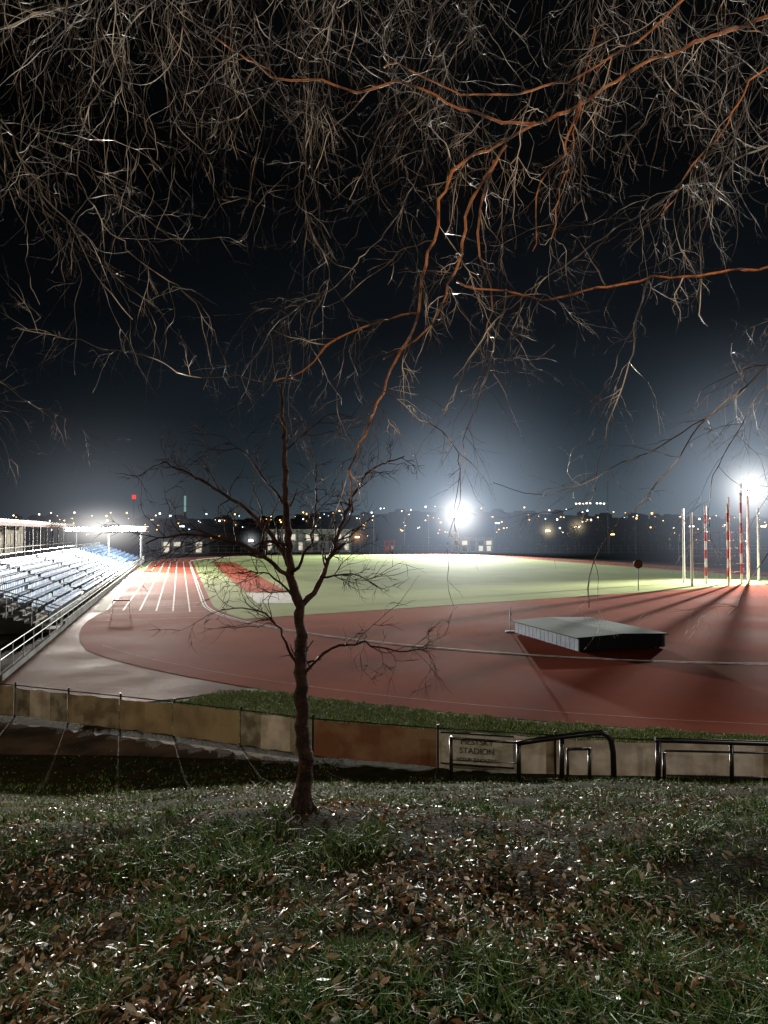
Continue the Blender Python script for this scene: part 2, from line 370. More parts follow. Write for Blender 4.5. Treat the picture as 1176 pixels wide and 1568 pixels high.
def flood(base,H,w,nh,nv,yaw,name='floodlight_mast'):
    e=empty(name); m=MB(); x,y_=base
    m.tube([(x,y_,0),(x,y_,H-.6)],[.28,.14],10,0); ca,sa=math.cos(yaw),math.sin(yaw)
    hs=w/nh
    for j in range(nv):
        zz=H-(j-(nv-1)/2)*.95
        m.box((x,y_,zz),(w,.1,.1),yaw,0)
        for i in range(nh):
            o=(i-(nh-1)/2)*hs; px,py=x+o*ca,y_+o*sa
            m.box((px+sa*.28,py-ca*.28,zz),(hs*.8,.4,.75),yaw,1)
            m.box((px+sa*.50,py-ca*.50,zz),(hs*.72,.04,.66),yaw,2)
    for i in (-1,1): m.tube([(x+i*w*.3*ca,y_+i*w*.3*sa,H-1),(x+i*w*.3*ca,y_+i*w*.3*sa,H+.7)],.05,5,0)
    m.tube([(x,y_,H-1.2),(x,y_,H+.7)],.09,6,0)
    m.done('mast_and_heads',[steel,house,lampw],e); return e
e3=flood((48,90),11.6,3.4,4,2,.45)
spot(e3,(47.7,89.2,11.4),(30,66,0),235000,(1,.93,.86),108,.9,.25)
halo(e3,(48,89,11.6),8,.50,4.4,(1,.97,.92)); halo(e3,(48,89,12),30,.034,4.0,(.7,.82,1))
e2=flood((21,192),11,4.6,4,2,.1)
spot(e2,(21,191,10.8),(0,140,0),1000000,(.97,1,.90),115,.7,.8)
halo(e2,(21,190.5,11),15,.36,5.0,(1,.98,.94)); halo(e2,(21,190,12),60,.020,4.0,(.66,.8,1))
e1=empty('floodlight_truss'); m=MB()
for i in range(10):
    px=-53+i*1.36; m.box((px,115,6.5+ .0),(1.1,.5,.7),.0,1); m.box((px,114.72,6.5),(1.0,.04,.6),0,2)
m.tube([(-54,115.2,6.95),(-39.8,115.2,6.95)],.08,6,0); m.tube([(-54,115.2,6.1),(-39.8,115.2,6.1)],.08,6,0)
for px in (-52,-46.5,-41): m.tube([(px,115.3,0),(px,115.3,7)],.14,8,0)
m.done('truss_and_heads',[steel,house,lampw],e1)
spot(e1,(-43,113,7.4),(-26,76,0),430000,(1,.90,.80),58,1.0,.8)
spot(e1,(-45,114,7.4),(-33,125,0),50000,(1,.95,.88),160,.4,.8)
spot(e1,(-43,113,7.4),(-18,60,0),120000,(1,.92,.84),110,.8,.8)
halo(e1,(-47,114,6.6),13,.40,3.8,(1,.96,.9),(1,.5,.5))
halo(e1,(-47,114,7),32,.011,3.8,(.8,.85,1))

# ---------------------------------------------------------------- cage poles
cg=empty('hammer_throw_cage'); m=MB()
poles=[(43,80.7,11),(41.6,79.6,10.6),(41.0,81.2,10.2),(38.5,76.5,9.2),(36.8,78.2,9.0),(35.5,81,8.8),(34.2,76,8.2),(46,84,9)]
for k,(px,py,h) in enumerate(poles):
    if k in (1,3,4):
        nb_=9
        for b in range(nb_): m.tube([(px,py,h*b/nb_),(px,py,h*(b+1)/nb_)],.13,8,2 if b%2 else 0)
    else: m.tube([(px,py,0),(px,py,h)],[.15,.11],8,0)
for (i,j) in ((3,4),(4,5),(1,3),(0,1)):
    A=Vector(poles[i][:2]+(0,));B=Vector(poles[j][:2]+(0,))
    for zz in np.arange(.6,6.2,.9): m.tube([A+Vector((0,0,zz)),B+Vector((0,0,zz))],.012,3,1)
    n_=int((B-A).length/.6)
    for k in range(n_): p=A.lerp(B,(k+.5)/n_); m.tube([p+Vector((0,0,.2)),p+Vector((0,0,6.2))],.012,3,1)
m.done('poles_and_net',[mat('cage_pole_white',(.75,.75,.77),.6,0),mat('cage_net',(.2,.06,.05),.8),mat('cage_pole_red',(.5,.05,.04),.6)],cg)
m=MB(); m.tube([(26,70,0),(26,70,2.4)],.05,6,0)
m.tube([(26,69.95,2.75),(26,70.02,2.75)],[.46,.46],20,1); m.tube([(26,69.90,2.75),(26,69.93,2.75)],[.36,.36],20,2)
m.done('round_sign',[steel,mat('sign_rim',(.12,.05,.03),.5),mat('sign_face',(.10,.07,.05),.6)])

# ---------------------------------------------------------------- far buildings
def building(name,x0,x1,y_,h,depth,bays,lit,wallc,roofc):
    e=empty(name); m=MB(); w=x1-x0; cx=(x0+x1)/2
    m.box((cx,y_+depth/2,h/2),(w,depth,h),0,0); m.box((cx,y_+depth/2-.8,h+.15),(w+1.2,depth+2.4,.3),0,1)
    for k in range(bays):
        px=x0+(k+.5)*w/bays
        m.box((px,y_-.05,h*.68),(w/bays*.62,.12,h*.28),0,2 if R.random()<lit else 3)
        m.box((px,y_-.05,h*.28),(w/bays*.5,.12,h*.34),0,3 if R.random()<.6 else 2)
        m.tube([(x0+k*w/bays,y_-1.6,0),(x0+k*w/bays,y_-1.6,h)],.12,6,1)
    m.tube([(x1,y_-1.6,0),(x1,y_-1.6,h)],.12,6,1)
    m.done('walls_roof_windows',[mat('far_wall',wallc,.8,col2=tuple(c*.7 for c in wallc),scale=.5),mat('far_roof',roofc,.6),emat('lit_window',(1,.9,.7),.7),mat('dark_window',(.02,.03,.04),.2)],e)
    return e
building('clubhouse',-35,-10,203,6.6,9,11,.4,(.40,.45,.43),(.4,.43,.44))
building('changing_rooms',20.5,32.5,204,4.2,6,5,.6,(.5,.48,.42),(.2,.2,.2))
building('equipment_shed',-62,-50,190,4,6,4,.3,(.3,.3,.3),(.15,.15,.16))
m=MB()
for xx in (0.2,1.6,3.0): m.tube([(xx,194,0),(xx,194,3.6)],.10,6,0)
m.tube([(.2,194,3.5),(3.0,194,3.5)],.09,6,0); m.tube([(.2,194,2.2),(3.0,194,2.2)],.07,6,0)
m.box((.9,193.85,1.3),(1.0,.12,1.2),0,0); m.box((2.3,193.85,1.7),(.8,.12,.8),0,1)
m.done('red_equipment_rack',[mat('rack_red',(.45,.04,.03),.5),mat('rack_panel_white',(.5,.5,.48),.6)])
m=MB()
for k in range(90):
    x_=-70+k*2.2; m.tube([(x_,198,0),(x_,198,2.2)],.05,4)
for zz in (.2,1.2,2.2): m.tube([(-70,198,zz),(128,198,zz)],.04,4)
m.done('far_mesh_fence',[galv])
lampcols={'w':(.9,.95,1),'o':(1,.5,.15),'y':(1,.8,.45)}
for (lx,ly,h,c,s) in ((-41,208,3.6,'w',6),(-9,215,4.6,'o',6),(52,220,6.6,'y',10),(62,222,7.8,'y',10),(-64,215,8,'w',3),(35,215,9,'w',2),(68,206,5.5,'o',3),(96,215,8,'w',3),(118,214,8,'y',5)):
    e=empty('street_lamp'); m=MB(); m.tube([(lx,ly,0),(lx,ly,h)],.09,6,0); m.tube([(lx,ly,h),(lx+.5,ly-.5,h+.15)],.05,5,0)
    m.box((lx+.6,ly-.6,h+.1),(1.4,.5,.16),0,0); m.box((lx+.6,ly-.6,h-.12),(1.3,.5,.36),0,1); m.done('pole_and_head',[steel,emat('street_lamp_glass',lampcols[c],s*2.5)],e)
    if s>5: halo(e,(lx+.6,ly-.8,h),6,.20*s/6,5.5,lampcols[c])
for (lx,ly,h) in ((70,190,13),(63,192,20),(84,180,13),(88,182,10),(-7,200,11),(-3,201,11),(6,199,10),(13,199,10)):
    m=MB(); m.tube([(lx,ly,0),(lx,ly,h)],[.14,.08],6); m.box((lx,ly,h),(.5,.1,.1)); m.done('flag_pole',[steel])

# ---------------------------------------------------------------- hills, town, trees
def hz(x,y):
    t=np.clip((y-320)/800,0,1); t=t*t*(3-2*t)
    return 38*t*(.82+.14*np.sin(x/210+1)+.1*np.sin(x/90+.3))-1.5
hx=np.linspace(-1800,1800,90); hy=np.concatenate([np.linspace(300,1250,22),[1400,1700]])
X,Y=np.meshgrid(hx,hy); Z=hz(X,Y)
V=np.stack([X,Y,Z],-1).reshape(-1,3); nx=len(hx); I,J=np.meshgrid(np.arange(nx-1),np.arange(len(hy)-1)); a=(J*nx+I).ravel()
hill=np_mesh('background_hills',V,np.stack([a,a+1,a+1+nx,a+nx],-1),mat('hill_dark',(.08,.10,.10),.9,col2=(.12,.12,.11),scale=.02)); hill.data.polygons.foreach_set('use_smooth',[True]*len(a))
m=MB()
for k in range(260):
    y_=R.uniform(380,960); x_=R.uniform(-.62,.62)*y_; w=R.uniform(8,16); h=R.uniform(3,6)
    zb=float(hz(x_,y_)); m.box((x_,y_,zb+h/2-1),(w,10,h+2),R.uniform(-.2,.2),0)
    m.quad((x_-w/2,y_-5.6,zb+h),(x_+w/2,y_-5.6,zb+h),(x_+w/2*.6,y_,zb+h+2.2),(x_-w/2*.6,y_,zb+h+2.2),1)
    if R.random()<.6:
        for q in range(R.randint(1,3)):
            s=R.uniform(.35,.8)*y_/700; mi=R.choice([2,2,2,3,4]); m.box((x_+R.uniform(-w*.4,w*.4),y_-6.5,zb+R.uniform(1.2,h-.8)),(s*1.3,.3,s),0,mi)
for row in ((430,.0),(620,.2),(800,.5),(980,.8)):
    for k in range(34):
        y_=row[0]+R.uniform(-40,40); x_=(-.6+1.2*(k+R.random())/34)*y_
        if R.random()<.3: continue
        s=R.uniform(.4,1.8)*y_/700; m.box((x_,y_,float(hz(x_,y_))+8),(s,.3,s),0,R.choice([2,2,3,4]))
for k in range(9):
    if k!=5: m.box((255+k*4.6,905,44+R.uniform(-.5,.5)),(2.2,.3,1.5),0,3)
m.done('distant_town',[mat('town_wall',(.08,.085,.09),.9),mat('town_roof',(.06,.055,.055),.8),emat('town_light_amber',(1,.45,.12),6),emat('town_light_white',(1,.9,.7),6),emat('town_light_cool',(.6,.8,1),5)])
m=MB(); m.tube([(-330,900,0),(-330,900,50)],[1.2,.5],6,0); m.tube([(-330,900,50),(-330,900,55)],2.4,8,1); m.done('radio_mast',[steel,emat('beacon_red',(1,.01,.005),1.6)])
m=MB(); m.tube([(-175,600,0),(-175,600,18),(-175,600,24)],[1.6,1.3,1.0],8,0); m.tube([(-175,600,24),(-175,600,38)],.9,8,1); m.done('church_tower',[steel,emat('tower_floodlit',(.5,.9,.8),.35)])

TV=[];
def leafmass(n,c,rad,s):
    d=np.random.normal(size=(n,3)); d/=np.linalg.norm(d,axis=1)[:,None]
    d*= (np.random.rand(n,1)**.4); p=np.array(c)+d*np.array(rad)
    t=np.random.normal(size=(n,3,3))*s
    TV.append((p[:,None,:]+t).reshape(-1,3))
tr=MB()
for k in range(85):
    if k<60: x_=R.uniform(36,190); y_=R.uniform(206,262)
    else: x_=R.uniform(-190,-38); y_=R.uniform(215,262)
    h=R.uniform(5,9.5); tr.tube([(x_,y_,0),(x_+R.uniform(-.4,.4),y_,h*.7)],[.25,.08],5)
    for q in range(5):
        leafmass(55,(x_+R.uniform(-2,2),y_+R.uniform(-1,1),h*R.uniform(.4,.85)),(R.uniform(1.2,2.4),1.8,R.uniform(1,2)),.3)
V=np.concatenate(TV); treeline=empty('distant_treeline')
np_mesh('foliage',V,np.arange(len(V)).reshape(-1,3),island_mat('treeline_leaf',[(0,(.03,.05,.02)),(.6,(.06,.08,.035)),(1,(.10,.10,.05))],.8),treeline)
tr.done('trunks',[mat('far_bark',(.05,.04,.03),.9)],treeline)

# ---------------------------------------------------------------- big weeping birch overhead
bark=mat('birch_bark',(.45,.18,.055),.4,col2=(.05,.024,.013),scale=7,bump=1,bscale=40,rough2=.7,lo=.44,hi=.58,detail=8)  # reddish bark; strong orange-dark contrast paints broken lamplight into the colour
twigm=mat('birch_twig',(.60,.57,.50),.28,col2=(.045,.034,.022),scale=3.6,rough2=.6,spec=.7,lo=.38,hi=.50,detail=8)  # pale patches are light glints painted into the dark twig colour
T=MB()
def wob(s): return Vector((R.gauss(0,s),R.gauss(0,s),R.gauss(0,s)))
def grow(p,d,length,r0,level,side=0):
    n=max(4,int(length/.06)); step=length/n; pts=[p.copy()]; q=p.copy(); d=d.normalized(); rad=[r0]
    droop=(.05,.11,.12,.06)[level]; wb=(.1,.21,.27,.36)[level]
    for k in range(n):
        d=(d+wob(wb)+Vector((0,0,-droop))).normalized(); q=q+d*step
        if q.y<2.1: d.y=abs(d.y); q.y=2.1
        lim=6.35 if q.x<.9 else 5.35
        if q.z<lim and R.random()<.35: break
        pts.append(q.copy()); rad.append(r0*(1-.65*(k+1)/n)*R.uniform(.75,1.3))
    if len(pts)<3: return
    T.tube(pts,rad,3 if level>1 else 5,1,cap=False)
    if level<3:
        cnt={1:R.randint(3,7),2:R.randint(1,4)}[level] if level>0 else 0
        for c in range(cnt):
            k=R.randint(1,len(pts)-2); t=(pts[k+1]-pts[k]).normalized(); s=wob(1); s=(s-t*s.dot(t)).normalized()
            grow(pts[k],t*.75+s*.65,length*R.uniform(.22,.5),rad[k]*.65,level+1)
def limb(pts,r0,r1,dens,l1=(.5,1.2),m=None,w=.012):
    P=[Vector(p) for p in pts]; out=[]; drift=Vector((0,0,0))
    for i in range(len(P)-1):
        a_,b,c,d=P[max(i-1,0)],P[i],P[i+1],P[min(i+2,len(P)-1)]
        ns=max(2,int((c-b).length/.07))
        for k in range(ns):
            t=k/ns; drift=drift*.8+wob(w); out.append(.5*((2*b)+(c-a_)*t+(2*a_-5*b+4*c-d)*t*t+(3*b-a_-3*c+d)*t**3)+drift)
    out.append(P[-1]); n=len(out)
    rad=[(r0+(r1-r0)*k/(n-1))*R.uniform(.82,1.2) for k in range(n)]
    T.tube(out,rad,7,m if m is not None else (0 if r0>.0105 else 1))
    ln=sum((out[i+1]-out[i]).length for i in range(n-1))
    for c in range(int(ln*dens*.78)):
        k=R.randint(1,n-2); t=(out[k+1]-out[k]).normalized(); s=wob(1); s=(s-t*s.dot(t)).normalized()
        grow(out[k],t*.6+s*.8,R.uniform(*l1),min(rad[k]*.5,R.uniform(.0022,.0040)),1)
e=6
trunk_top=Vector((5.2,2.5,8.6))
tk=[Vector((5.6,2.6,float(gz(5.6,2.6))-.1)),Vector((5.5,2.6,5.6)),Vector((5.35,2.5,7.2)),trunk_top,Vector((5.0,2.6,10.2)),Vector((4.8,2.9,11.8))]
T.tube(tk,[.26,.2,.17,.14,.09,.04],12,0)
Y0=4.18
limb([trunk_top,(3.6,3.8,e+3.6),(2.45,Y0,e+3.26),(1.8,Y0,e+2.98),(1.25,Y0,e+2.7),(.93,Y0,e+2.52),(.53,Y0-.05,e+2.3),(.37,Y0-.1,e+2.14),(.29,Y0-.1,e+1.78),(.2,Y0,e+1.34),(.05,Y0+.05,e+1.1),(-.05,Y0+.05,e+.82),(-.15,Y0,e+.54),(-.2,Y0,e+.38),(-.19,Y0,e+.12)],.016,.006,7,(.3,.9),0)
limb([(.75,Y0,e+2.42),(.55,Y0+.1,e+2.1),(.5,Y0+.15,e+1.86),(.4,Y0+.15,e+1.58),(.25,Y0+.1,e+1.3),(.0,Y0+.2,e+1.12)],.010,.005,7,(.3,.8),0)
limb([(4.9,2.7,e+2.4),(3.4,3.8,e+1.9),(2.45,Y0,e+1.7),(2.13,Y0,e+1.64),(1.65,Y0,e+1.58),(1.13,Y0,e+1.5),(.8,Y0,e+1.48),(.45,Y0,e+1.55)],.012,.006,5,(.3,.8),0)
limb([(.93,Y0,e+2.52),(.45,Y0-.1,e+2.58),(.13,Y0-.2,e+2.68),(-.19,Y0-.2,e+2.63),(-.63,Y0-.2,e+2.68),(-1.03,Y0-.1,e+3.02)],.010,.004,8,(.4,.9),0)
limb([(.2,Y0,e+1.34),(-.27,Y0+.1,e+1.22),(-.51,Y0+.2,e+1.06),(-.83,Y0+.3,e+1.0)],.008,.004,8,(.3,.6),0)
limb([(-.83,Y0+.3,e+1.0),(-1.23,Y0+.3,e+1.02),(-1.7,Y0+.2,e+1.15),(-2.3,Y0,e+1.25)],.004,.002,6,(.2,.5),1)
limb([(.7,Y0+.1,e+2.35),(.62,Y0+.2,e+1.95),(.72,Y0+.2,e+1.6),(.66,Y0+.2,e+1.3)],.008,.004,6,(.3,.6),0)
limb([(1.25,Y0,e+2.7),(1.1,Y0-.1,e+2.3),(.95,Y0-.1,e+2.1),(.9,Y0-.1,e+1.7)],.007,.003,6,(.3,.6),0)
limb([trunk_top+Vector((0,0,.4)),(3.3,3.3,e+3.9),(2.3,3.6,e+3.3),(1.7,3.6,e+2.9),(1.0,3.7,e+2.5),(.5,3.6,e+2.35),(0,3.6,e+2.5)],.011,.004,8,(.5,1.1),0)
limb([trunk_top+Vector((-.1,0,1)),(3.2,4.2,e+4.6),(1.5,4.7,e+4.5),(0,5.0,e+4.45),(-1.5,5.0,e+4.4),(-3,4.8,e+4.2),(-4,4.6,e+3.3)],.03,.01,12,(1.2,2.8),1)
limb([trunk_top+Vector((-.1,0,1.4)),(3.0,3.2,e+4.6),(1.0,3.4,e+4.0),(-.6,3.5,e+3.8),(-1.8,3.5,e+3.5),(-2.8,3.6,e+3.2)],.025,.01,9,(.9,2.0),1)
limb([trunk_top+Vector((-.1,.2,.8)),(4.0,5,e+5.4),(2.5,6,e+5.4),(.8,6.2,e+5.3),(-.8,6.2,e+5.3),(-2.4,6.3,e+5.2),(-4.2,6.3,e+4.6)],.03,.01,12,(1.4,3.2),1)
limb([(4.0,5,e+4.2),(3.6,5.4,e+3.4),(2.6,5.5,e+2.9),(1.6,5.6,e+2.3),(.9,5.6,e+1.7),(.5,5.7,e+1.0)],.008,.004,8,(.5,1.1),1)
limb([(-1.5,5.0,e+4.3),(-1.9,4.6,e+3.2),(-2.0,4.4,e+2.3),(-1.6,4.3,e+1.8),(-1.2,4.3,e+1.5),(-1.1,4.3,e+1.0)],.005,.002,9,(.4,1.0),1)
limb([(-1.8,3.5,e+3.5),(-2.1,3.4,e+2.6),(-1.9,3.4,e+2.0),(-1.6,3.4,e+1.5),(-1.3,3.5,e+1.1)],.005,.002,8,(.4,.9),1)
limb([(-3,4.8,e+4.2),(-3.2,4.5,e+2.2),(-2.9,4.4,e+1.5),(-2.6,4.4,e+.9),(-2.35,4.4,e+.35)],.005,.002,9,(.3,.9),1)
limb([(-.3,5.0,e+4.4),(-.5,4.9,e+3.2),(-.6,4.8,e+2.4),(-.4,4.8,e+1.9),(-.5,4.8,e+1.4),(-.3,4.8,e+.9)],.005,.002,10,(.3,.8),1)
limb([(.8,6.2,e+5.3),(.3,6,e+3.2),(-.4,5.8,e+2.2),(-.9,5.7,e+1.8),(-1.2,5.7,e+1.3)],.006,.002,10,(.5,1.1),1)
limb([(1.5,4.7,e+4.4),(1.4,4.6,e+3.2),(1.2,4.6,e+2.4),(1.15,4.6,e+1.9)],.006,.003,9,(.4,1.0),0)
limb([(3.6,4.4,e+2.4),(2.8,Y0,e+1.5),(2.35,Y0,e+1.02),(2.0,Y0,e+.7),(1.73,Y0,e+.34),(1.33,Y0,e-.1),(1.25,Y0,e-.46)],.009,.003,9,(.3,.9),1,.008)
limb([(3.8,4.4,e+2.0),(3.0,Y0,e+.9),(2.6,Y0,e+.4),(2.35,Y0,e-.1),(2.1,Y0,e-.5)],.008,.003,10,(.3,.8),1,.008)
limb([(3.8,4.4,e+2.2),(3.0,Y0+.3,e+1.3),(2.5,Y0+.3,e+.9),(2.2,Y0+.4,e+.3),(2.25,Y0+.4,e-.2)],.006,.002,9,(.3,.8),1,.008)
limb([(2.0,Y0,e+.7),(1.5,Y0+.1,e+.4),(1.0,Y0+.2,e+.22),(.7,Y0+.2,e+.32)],.004,.002,7,(.2,.5),1,.008)
limb([(1.65,Y0,e+1.58),(1.6,Y0+.3,e+1.1),(1.45,Y0+.4,e+.6),(1.4,Y0+.4,e+.25),(1.0,Y0+.5,e+.1)],.005,.002,9,(.3,.7),1)
limb([(1.0,5.6,e+2.0),(.9,5.4,e+1.4),(.7,5.2,e+.9),(.6,5.2,e+.5),(.55,5.2,e+.0)],.005,.002,9,(.3,.8),1)
limb([(-.05,Y0,e+.9),(.2,Y0+.2,e+.75),(.5,Y0+.3,e+.5),(.45,Y0+.4,e-.2),(.47,Y0+.4,e-.5)],.004,.0015,10,(.2,.5),1)
limb([(-2.9,4.4,e+1.6),(-2.5,4.3,e+1.0),(-2.0,4.3,e+.75),(-1.7,4.3,e+.5)],.004,.0015,9,(.2,.5),1)
limb([(2.3,3.6,e+3.3),(2.2,3.5,e+2.7),(1.9,3.4,e+2.3),(1.6,3.4,e+1.9),(1.4,3.4,e+1.6)],.005,.003,9,(.4,.9),0)
limb([(3.2,4.2,e+4.5),(2.7,4.6,e+3.4),(2.4,4.6,e+2.7),(2.2,4.6,e+2.0),(2.2,4.6,e+1.4)],.006,.003,9,(.4,1.0),1)
T.done('birch_tree',[bark,twigm],smooth=True)

# ---------------------------------------------------------------- young bare tree
bark2=mat('sapling_bark',(.045,.020,.013),.6,col2=(.009,.007,.006),scale=12,bump=.9,bscale=45,rough2=.8,spec=.15)
T=MB()
bx,by=-.59,5.0; bz=float(gz(bx,by))
def q(x,z,y=0): return Vector((bx+x,by+y,bz+z))
def grow2(p,d,length,r0,level):
    n=max(4,int(length/.05)); step=length/n; pts=[p.copy()]; w=p.copy(); d=d.normalized(); rad=[r0]
    for k in range(n):
        d=(d+wob(.22)+Vector((0,0,.02 if level<2 else -.03))).normalized(); w=w+d*step; pts.append(w.copy()); rad.append(r0*(1-.75*(k+1)/n))
    T.tube(pts,rad,4,0,cap=False)
    if level<3:
        for c in range(R.randint(2,5) if level==1 else R.randint(1,4)):
            k=R.randint(1,len(pts)-2); t=(pts[k+1]-pts[k]).normalized(); s=wob(1); s=(s-t*s.dot(t)).normalized()
            grow2(pts[k],t*.8+s*.6,length*R.uniform(.35,.7),max(.0020,rad[k]*.6),level+1)
def bough(pts,r0,r1,nb,l=(.2,.5)):
    P=[Vector(p) for p in pts]; out=[]
    for i in range(len(P)-1):
        a_,b,c,d=P[max(i-1,0)],P[i],P[i+1],P[min(i+2,len(P)-1)]; ns=max(2,int((c-b).length/.05))
        for k in range(ns):
            t=k/ns; out.append(.5*((2*b)+(c-a_)*t+(2*a_-5*b+4*c-d)*t*t+(3*b-a_-3*c+d)*t**3)+wob(.006))
    out.append(P[-1]); n=len(out); rad=[(r0+(r1-r0)*(k/(n-1))**.8)*R.uniform(.9,1.1) for k in range(n)]
    T.tube(out,rad,9 if r0>.03 else 6,0)
    for c in range(nb):
        k=R.randint(n//4,n-2); t=(out[min(k+1,n-1)]-out[k]).normalized(); s=wob(1); s=(s-t*s.dot(t)).normalized()
        grow2(out[k],t*.75+s*.7,R.uniform(*l),max(.003,rad[k]*.5),1)
bough([q(-.03,-.08),q(.0,.1),q(.02,.31),q(.0,.6),q(-.01,.93),q(-.02,1.2),q(-.03,1.46),q(-.1,1.75),q(-.12,2.05),q(-.13,2.32),q(-.15,2.85),q(-.17,3.1)],.070,.009,5)
for d_ in ((-.16,0),(.12,.05),(-.05,-.14)): T.tube([q(d_[0],-.06,d_[1]),q(d_[0]*.35,.04,d_[1]*.35),q(0,.22)],[.02,.04,.04],6)
bough([q(-.1,1.78),q(-.25,1.98,.1),q(-.45,2.18,.15),q(-.8,2.4,.2),q(-1.12,2.55,.25)],.022,.005,12)
bough([q(-.06,1.62),q(-.25,1.82,-.1),q(-.5,1.95,-.2),q(-.8,2.0,-.25),q(-1.05,1.93,-.3)],.022,.004,20)
bough([q(-.12,2.2),q(-.3,2.4,.1),q(-.45,2.6,.1),q(-.6,2.68,.1)],.012,.003,6)
bough([q(-.03,1.44),q(.1,1.62,.1),q(.18,1.8,.15),q(.3,2.15,.2),q(.45,2.45,.2),q(.75,2.6,.3)],.026,.004,16)
bough([q(-.08,1.7),q(.05,1.9,-.15),q(.1,2.1,-.2),q(.12,2.5,-.2)],.014,.003,10)
bough([q(-.01,.97),q(-.12,1.22,-.05),q(-.18,1.35,-.1),q(-.3,1.46,-.15),q(-.55,1.47,-.2)],.014,.003,10)
bough([q(0,.95),q(.08,1.06,-.05),q(.22,1.18,-.1),q(.45,1.22,-.15),q(.7,1.18,-.2),q(.9,1.2,-.2)],.013,.003,10)
bough([q(-.14,2.6),q(.0,2.75,.1),q(.12,2.85,.1)],.008,.003,5)
bough([q(-.03,1.5),q(-.2,1.62,.2),q(-.35,1.7,.3),q(-.6,1.68,.4)],.014,.003,12)
bough([q(.12,1.66,.1),q(.35,1.7,.1),q(.55,1.6,.1)],.009,.002,9)
T.done('young_tree',[bark2],smooth=True)

# ---------------------------------------------------------------- grass & leaves
def scatter(n,ymin,ymax,pw):
    u=np.random.rand(n); y_=(ymin**(1-pw)+u*(ymax**(1-pw)-ymin**(1-pw)))**(1/(1-pw)); x_=(np.random.rand(n)*2-1)*(.64*y_+.8); return x_,y_
n=210000
x_,y_=scatter(n,1.3,18.3,1.3)
cl=.8*waves(x_,y_,1.5,5,12,21)+.7*waves(x_,y_,7,22,12,22)
keep=(np.random.rand(n)<np.clip(.40+.36*cl,.04,1))&((x_<-1)|(y_<16.3)); x_,y_,cl=x_[keep],y_[keep],cl[keep]; n=len(x_)
z_=gz(x_,y_); h=(.016+.03*np.random.rand(n))*(1+.45*np.clip(cl,-1,2)); w=.0022+.0007*y_*np.random.rand(n)
th=np.random.rand(n)*2*np.pi; ln=np.random.rand(n)*1.3; la=np.random.rand(n)*2*np.pi
base=np.stack([x_,y_,z_-.005],-1); wd=np.stack([np.cos(th),np.sin(th),np.zeros(n)],-1)*w[:,None]
le=np.stack([np.cos(la)*ln,np.sin(la)*ln,np.ones(n)],-1)*h[:,None]; le2=np.stack([np.cos(la)*ln*2.4,np.sin(la)*ln*2.4,1.25*np.ones(n)],-1)*h[:,None]
V=np.stack([base-wd,base+wd,base+le*.7-wd*.8,base+le*.7+wd*.8,base+le2],1).reshape(-1,3)
b5=np.arange(n)*5; F=np.concatenate([np.stack([b5,b5+1,b5+3],-1),np.stack([b5,b5+3,b5+2],-1),np.stack([b5+2,b5+3,b5+4],-1)])
np_mesh('grass',V,F,island_mat('grass_blade',[(0,(.015,.05,.010)),(.45,(.045,.11,.018)),(.82,(.11,.19,.045)),(1,(.24,.30,.16))],.6,.15))
n=66000; x_,y_=scatter(n,1.3,19.5,1.25)
dens=.9*waves(x_,y_,.8,4,12,31)+.6*waves(x_,y_,6,18,10,32); keep=(np.random.rand(n)<np.clip(.42+.30*dens-.10*x_/np.maximum(y_,1),.06,1))&((y_<16.2)|(x_<-1)); x_,y_=x_[keep],y_[keep]; n=len(x_)
z_=gz(x_,y_)+.014+.028*np.random.rand(n)*(y_<17.5); s=.006+.020*np.random.rand(n)**1.5
A=np.random.normal(size=(n,3)); A[:,2]*=.5; A/=np.linalg.norm(A,axis=1)[:,None]
Bv=np.random.normal(size=(n,3)); Bv[:,2]*=.5; Bv-=A*(A*Bv).sum(1)[:,None]; Bv/=np.linalg.norm(Bv,axis=1)[:,None]; Nn=np.cross(A,Bv)
c=np.stack([x_,y_,z_],-1); s=s[:,None]; cu=np.random.rand(n,1)*1.6-.2; wd_s=.4+.7*np.random.rand(n,1)
def lp(a,b,hh): return c+A*s*a+Bv*s*b*wd_s+Nn*s*hh*cu
V=np.stack([lp(-1.2,0,.1),lp(-.7,.42,.35),lp(.1,.62,.6),lp(.8,.34,.55),lp(1.35,0,.7),lp(.8,-.34,.55),lp(.1,-.6,.6),lp(-.7,-.45,.35),lp(-.5,0,.0),lp(.5,0,.15)],1).reshape(-1,3)
tri=[(0,8,1),(1,8,2),(8,9,2),(2,9,3),(3,9,4),(4,9,5),(5,9,6),(6,9,8),(6,8,7),(7,8,0)]
b4=np.arange(n)*10; F=np.concatenate([np.stack([b4+i,b4+j,b4+k],-1) for i,j,k in tri])
np_mesh('fallen_leaves',V,F,island_mat('dry_leaf',[(0,(.03,.018,.008)),(.3,(.09,.045,.016)),(.55,(.18,.10,.04)),(.78,(.27,.22,.13)),(.92,(.48,.47,.40)),(1,(.32,.12,.025))],.45,.4))

